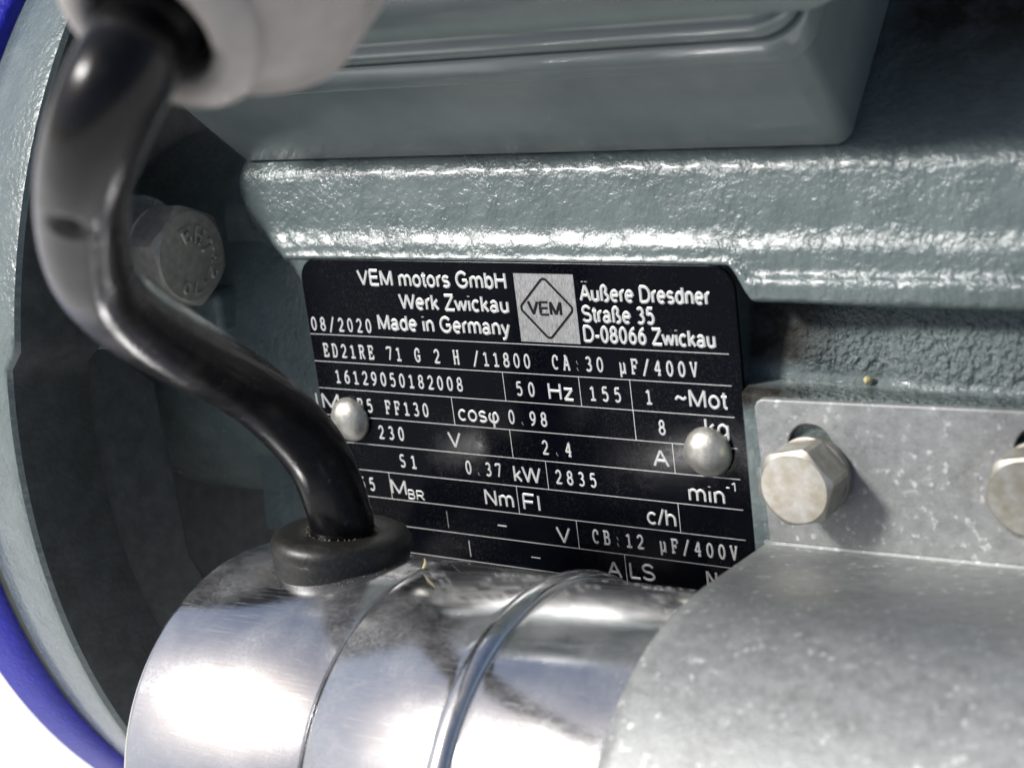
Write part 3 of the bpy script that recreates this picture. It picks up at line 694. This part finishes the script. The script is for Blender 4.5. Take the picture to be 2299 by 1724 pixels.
# lettering: sans text as thin raised print
LG = {}
def ell(cx, cy, rx, ry): return arcp(cx, cy, rx, ry, 0, 360, 18)
def dg(ch): return [[(p[0] * .62 + .08, p[1] * .86 + .07) for p in st] for st in G[ch]]
for ch in '023456789': LG[ch] = (.777, dg(ch))
LG['4'] = (.777, [[(.56, .07), (.56, .93), (.1, .33), (.68, .33)]])
nar = lambda x: arcp(x, .43, .24, .235, 180, 0, 8)
LG.update({
 '1': (.777, [[(.2, .76), (.45, .93), (.45, .07)]]), ' ': (.388, []),
 'o': (.777, [ell(.39, .365, .27, .3)]), 'e': (.777, [[(.12, .38)] + arcp(.39, .365, .27, .3, 3, 312, 16)]), 'c': (.698, [arcp(.37, .365, .26, .3, 45, 315, 14)]),
 'a': (.777, [arcp(.36, .48, .22, .185, 155, 0, 8) + [(.58, .2), (.65, .07)], ell(.34, .225, .22, .155)]),
 'b': (.777, [[(.15, .93), (.15, .07)], ell(.41, .365, .25, .3)]), 'd': (.777, [[(.63, .93), (.63, .07)], ell(.37, .365, .25, .3)]),
 'g': (.777, [ell(.37, .365, .25, .3), [(.62, .665), (.62, -.02)] + arcp(.37, -.02, .25, .18, 0, -150, 8)]),
 'n': (.777, [[(.14, .665), (.14, .07)], nar(.38) + [(.62, .07)]]), 'h': (.777, [[(.14, .93), (.14, .07)], nar(.38) + [(.62, .07)]]),
 'm': (1.163, [[(.14, .665), (.14, .07)], arcp(.36, .44, .22, .225, 180, 0, 8) + [(.58, .07)], arcp(.8, .44, .22, .225, 180, 0, 8) + [(1.02, .07)]]),
 'u': (.777, [[(.14, .665)] + arcp(.38, .3, .24, .235, 180, 360, 8), [(.62, .665), (.62, .07)]]),
 'r': (.465, [[(.14, .665), (.14, .07)], arcp(.36, .43, .22, .235, 180, 75, 6)]),
 's': (.698, [arcp(.34, .515, .21, .15, 25, 265, 10) + arcp(.34, .215, .24, .15, 85, -155, 10)]),
 't': (.388, [[(.2, .88), (.2, .2)] + arcp(.33, .2, .13, .13, 180, 280, 5), [(.04, .665), (.36, .665)]]),
 'i': (.31, [[(.155, .665), (.155, .07)], [(.155, .9), (.155, .94)]]), 'k': (.698, [[(.14, .93), (.14, .07)], [(.58, .665), (.14, .27)], [(.28, .4), (.6, .07)]]),
 'w': (1.008, [[(.05, .665), (.28, .07), (.5, .62), (.73, .07), (.96, .665)]]),
 'y': (.698, [[(.06, .665), (.35, .09)], [(.64, .665), (.32, -.1), (.22, -.2), (.08, -.2)]]), 'z': (.698, [[(.1, .665), (.6, .665), (.1, .07), (.62, .07)]]),
 'ß': (.853, [[(.15, .07), (.15, .7)] + arcp(.36, .7, .21, .23, 180, 0, 8) + [(.48, .56), (.46, .5), (.62, .4)] + arcp(.5, .25, .2, .185, 40, -130, 8)]),
 'V': (.93, [[(.06, .93), (.465, .07), (.87, .93)]]), 'E': (.93, [[(.84, .07), (.17, .07), (.17, .93), (.82, .93)], [(.17, .52), (.78, .52)]]),
 'M': (1.163, [[(.15, .07), (.15, .93), (.58, .1), (1.01, .93), (1.01, .07)]]), 'G': (1.086, [arcp(.55, .5, .43, .43, 42, 325, 18) + [(.93, .27), (.93, .47), (.58, .47)]]),
 'H': (1.008, [[(.16, .07), (.16, .93)], [(.85, .07), (.85, .93)], [(.16, .52), (.85, .52)]]), 'W': (1.318, [[(.05, .93), (.36, .07), (.66, .9), (.96, .07), (1.27, .93)]]),
 'Z': (.853, [[(.1, .93), (.77, .93), (.08, .07), (.8, .07)]]), 'D': (1.008, [[(.16, .07), (.45, .07)] + arcp(.47, .5, .42, .43, -90, 90, 12) + [(.16, .93), (.16, .07)]]),
 'S': (.93, [arcp(.46, .715, .31, .215, 20, 262, 12) + arcp(.46, .285, .34, .215, 80, -160, 12)]), 'A': (.93, [[(.05, .07), (.465, .93), (.88, .07)], [(.2, .36), (.73, .36)]]),
 'Ä': (.93, [[(.05, .07), (.465, .93), (.88, .07)], [(.2, .36), (.73, .36)], [(.31, 1.13), (.31, 1.16)], [(.62, 1.13), (.62, 1.16)]]),
 'I': (.388, [[(.19, .07), (.19, .93)]]), 'N': (1.008, [[(.15, .07), (.15, .93), (.85, .07), (.85, .93)]]), 'F': (.853, [[(.17, .07), (.17, .93), (.78, .93)], [(.17, .5), (.7, .5)]]),
 'L': (.777, [[(.15, .93), (.15, .07), (.72, .07)]]), 'P': (.93, [[(.17, .07), (.17, .93), (.55, .93)] + arcp(.57, .68, .25, .25, 90, -90, 8) + [(.17, .43)]]),
 'B': (.93, [[(.17, .07), (.17, .93), (.5, .93)] + arcp(.54, .725, .23, .205, 90, -90, 8) + [(.17, .52)], [(.54, .52)] + arcp(.55, .295, .27, .225, 90, -90, 8) + [(.17, .07)]]),
 'R': (1.008, [[(.17, .07), (.17, .93), (.6, .93)] + arcp(.62, .7, .25, .23, 90, -90, 8) + [(.17, .47)], [(.55, .47), (.92, .07)]]),
 '/': (.388, [[(.03, .05), (.36, .95)]]), '-': (.465, [[(.09, .36), (.39, .36)]]), '.': (.388, [[(.18, .07), (.22, .07)]]),
 '~': (.816, [[(.1, .38), (.18, .5), (.3, .53), (.5, .42), (.62, .42), (.72, .56)]]), 'φ': (.86, [arcp(.43, .365, .31, .3, 125, 385, 16) + arcp(.55, .45, .14, .2, 20, 180, 8) + [(.41, -.22)]]),
})
def put(text, a, b, cap, m=None, wt=0.09):
    """upright sans lettering with its baseline from pixel a to pixel b on the plate face, cap height in mm"""
    p, q = onY(*a), onY(*b); x = 0; st = []
    for ch in text:
        adv, ss = LG[ch]; st += [[(x + g[0], g[1]) for g in l] for l in ss]; x += adv
    xs_ = [g[0] for l in st for g in l]; r = wt * cap; k = (q.x - p.x - 2 * r) / max(.05, max(xs_) - min(xs_)); x0 = min(xs_)
    if len(text) == 1 and text == 'I': k = cap
    z = (p.z + q.z) / 2; y0 = -.1 if m is black_m else -.03
    st = [q for l in st for q in split_sharp(l)]
    V, F = join(*[tube([Vector((p.x + r + (g[0] - x0) * k, y0, z + g[1] * cap)) for g in l], r * (1 + .015 * (i % 6)), 8) for i, l in enumerate(st)])
    V = [Vector((v[0], y0 + (v[1] - y0) * .35, v[2])) for v in V]
    obj('inscription', V, F, m or letter, npl)
Z1 = lambda x, y: (660 + x / 4.0963, 570 + y / 4.0963)
Z2 = lambda x, y: (1160 + x / 4.0963, 570 + y / 4.0963)
Z3 = lambda x, y: (660 + x / 4.0963, 930 + y / 4.0963)
Z4 = lambda x, y: (1160 + x / 4.0963, 930 + y / 4.0963)
put('VEM motors GmbH', Z1(592, 294), Z1(1962, 326), 2.72); put('Werk Zwickau', Z1(975, 513), Z1(1985, 545), 2.72)
put('Made in Germany', Z1(782, 705), Z1(2000, 750), 2.72)
put('Äußere Dresdner', Z2(583, 438), Z2(1795, 472), 2.65); put('Straße 35', Z2(607, 630), Z2(1278, 655), 2.65); put('D-08066 Zwickau', Z2(622, 815), Z2(1838, 868), 2.65)
put('Hz', Z2(300, 1342), Z2(537, 1355), 2.85, wt=.074); put('~Mot', Z2(1460, 1408), Z2(1955, 1432), 2.9, wt=.074)
put('IM', Z1(215, 1420), Z1(430, 1428), 2.85, wt=.074); put('cosφ', Z1(1520, 1546), Z1(1895, 1553), 2.75, wt=.074); put('kg', Z4(1738, 205), Z4(1960, 215), 2.85, wt=.074)
put('V', Z3(1428, 308), Z3(1552, 312), 2.8, wt=.074); put('A', Z4(1262, 480), Z4(1412, 490), 2.8, wt=.074); put('kW', Z3(2030, 622), Z4(238, 642), 2.85, wt=.074)
put('M', Z3(905, 735), Z3(1045, 742), 2.75, wt=.074); put('BR', Z3(1058, 782), Z3(1208, 793), 1.75, wt=.074)
put('Nm', Z3(1765, 835), Z3(2032, 862), 2.85, wt=.074); put('FI', Z4(68, 882), Z4(225, 890), 2.85, wt=.074)
put('min', Z4(1588, 802), Z4(1922, 825), 2.8, wt=.074); put('-1', Z4(1925, 700), Z4(2018, 718), 1.45, wt=.074); put('c/h', Z4(1205, 1015), Z4(1475, 1035), 2.85, wt=.074)
put('V', Z4(375, 1185), Z4(510, 1190), 2.85, wt=.074); put('A', Z4(838, 1500), Z4(978, 1508), 2.85, wt=.074); put('LS', Z4(1048, 1515), Z4(1282, 1535), 2.85, wt=.074); put('Nr.', Z4(1755, 1600), Z4(1960, 1612), 2.85, wt=.074)
put('IP', Z3(330, 690), Z3(470, 692), 2.6, wt=.074)
put('VEM', Z2(108, 556), Z2(425, 572), 2.25, black_m, 0.1)
# lettering: stamped typewriter-like characters
def stamp(text, a, b, h=2.08, gw=1.08):
    p, q = onY(*a), onY(*b); pitch = (q.x - p.x - gw) / max(1, len(text) - 1) if len(text) > 1 else 1
    z = (p.z + q.z) / 2
    V, F = strokes(text, lambda u, v: Vector((p.x + u, -.03, z + v)), pitch, gw, h, .18, .4)
    V = [Vector((v[0], -.03 + (v[1] + .03) * .55, v[2])) for v in V]
    obj('stamped_text', V, F, letter, npl)
stamp('08/2020', Z1(172, 695), Z1(720, 722)); stamp('ED21RE 71 G 2 H /11800', Z1(285, 945), Z1(2178, 1042)); stamp('CA:30 uF/400V', Z2(338, 1060), Z2(1668, 1128))
stamp('16129050182008', Z1(392, 1172), Z1(1560, 1268)); stamp('50', Z1(2055, 1298), Z2(172, 1308)); stamp('155', Z2(682, 1342), Z2(964, 1360)); stamp('1', Z2(1195, 1375), Z2(1278, 1380))
stamp('B5 FF130', Z1(600, 1440), Z1(1245, 1500)); stamp('0.98', Z1(1985, 1560), Z2(285, 1580)); stamp('8', Z4(1315, 182), Z4(1392, 186)); stamp('230', Z3(790, 215), Z3(1020, 240))
stamp('2.4', Z4(245, 365), Z4(512, 382)); stamp('S1', Z3(985, 480), Z3(1135, 495)); stamp('0.37', Z3(1590, 545), Z3(1915, 572)); stamp('2835', Z4(368, 635), Z4(738, 665))
stamp('155', Z3(525, 672), Z3(752, 700)); stamp('CB:12 uF/400V', Z4(710, 1192), Z4(2035, 1325))

# ------------------------------------------------------------------ rivets
def rivet(u, v, label):
    p = onY(u, v, -1.3); o0 = Vector((p.x, 0, p.z))
    V, F = lathe(o0, Vector((0, -1, 0)), [(.0, 3.75), (.35, 3.85), (.9, 3.7), (1.6, 3.25), (2.2, 2.5), (2.6, 1.5), (2.75, .6), (2.78, .05)], 40)
    o = obj('rivet', V, F, rivm, base=o0, auto=80); return tag(o, label, 'rivet', 'rivets of the name plate')
rivet(1583, 1019, 'domed metal rivet at the right edge of the black name plate')
rivet(779, 945, 'domed metal rivet at the left of the name plate, partly behind the black cable')

# ------------------------------------------------------------------ small debris
sp = Vector(onP(1948, 857, Vector((90, -1, -17.1)), Vector((0, 0, 1))))
V, F = lathe(sp + Vector((-.6, 0, .2)), Vector((1, .2, 0)), [(0, .05), (.15, .4), (.5, .6), (.9, .5), (1.2, .2), (1.3, .05)], 12)
tag(obj('seed', V, F, seed_m, base=sp), 'tiny pale yellow seed lying on the grey ledge above the bracket', 'seed')
q = cf(3.0, RC + .2, -3)
V, F = tube([q, q + Vector((.4, -.1, .35)), q + Vector((.6, 0, 0.9)), q + Vector((.45, .1, 1.5))], [.16, .22, .2, .06], 8)
tag(obj('straw_bit', V, F, seed_m, base=q), 'tiny curled straw bit standing on the capacitor seam in front of the plate', 'straw')
for o in bpy.data.objects:
    if '_b' in o: del o['_b']
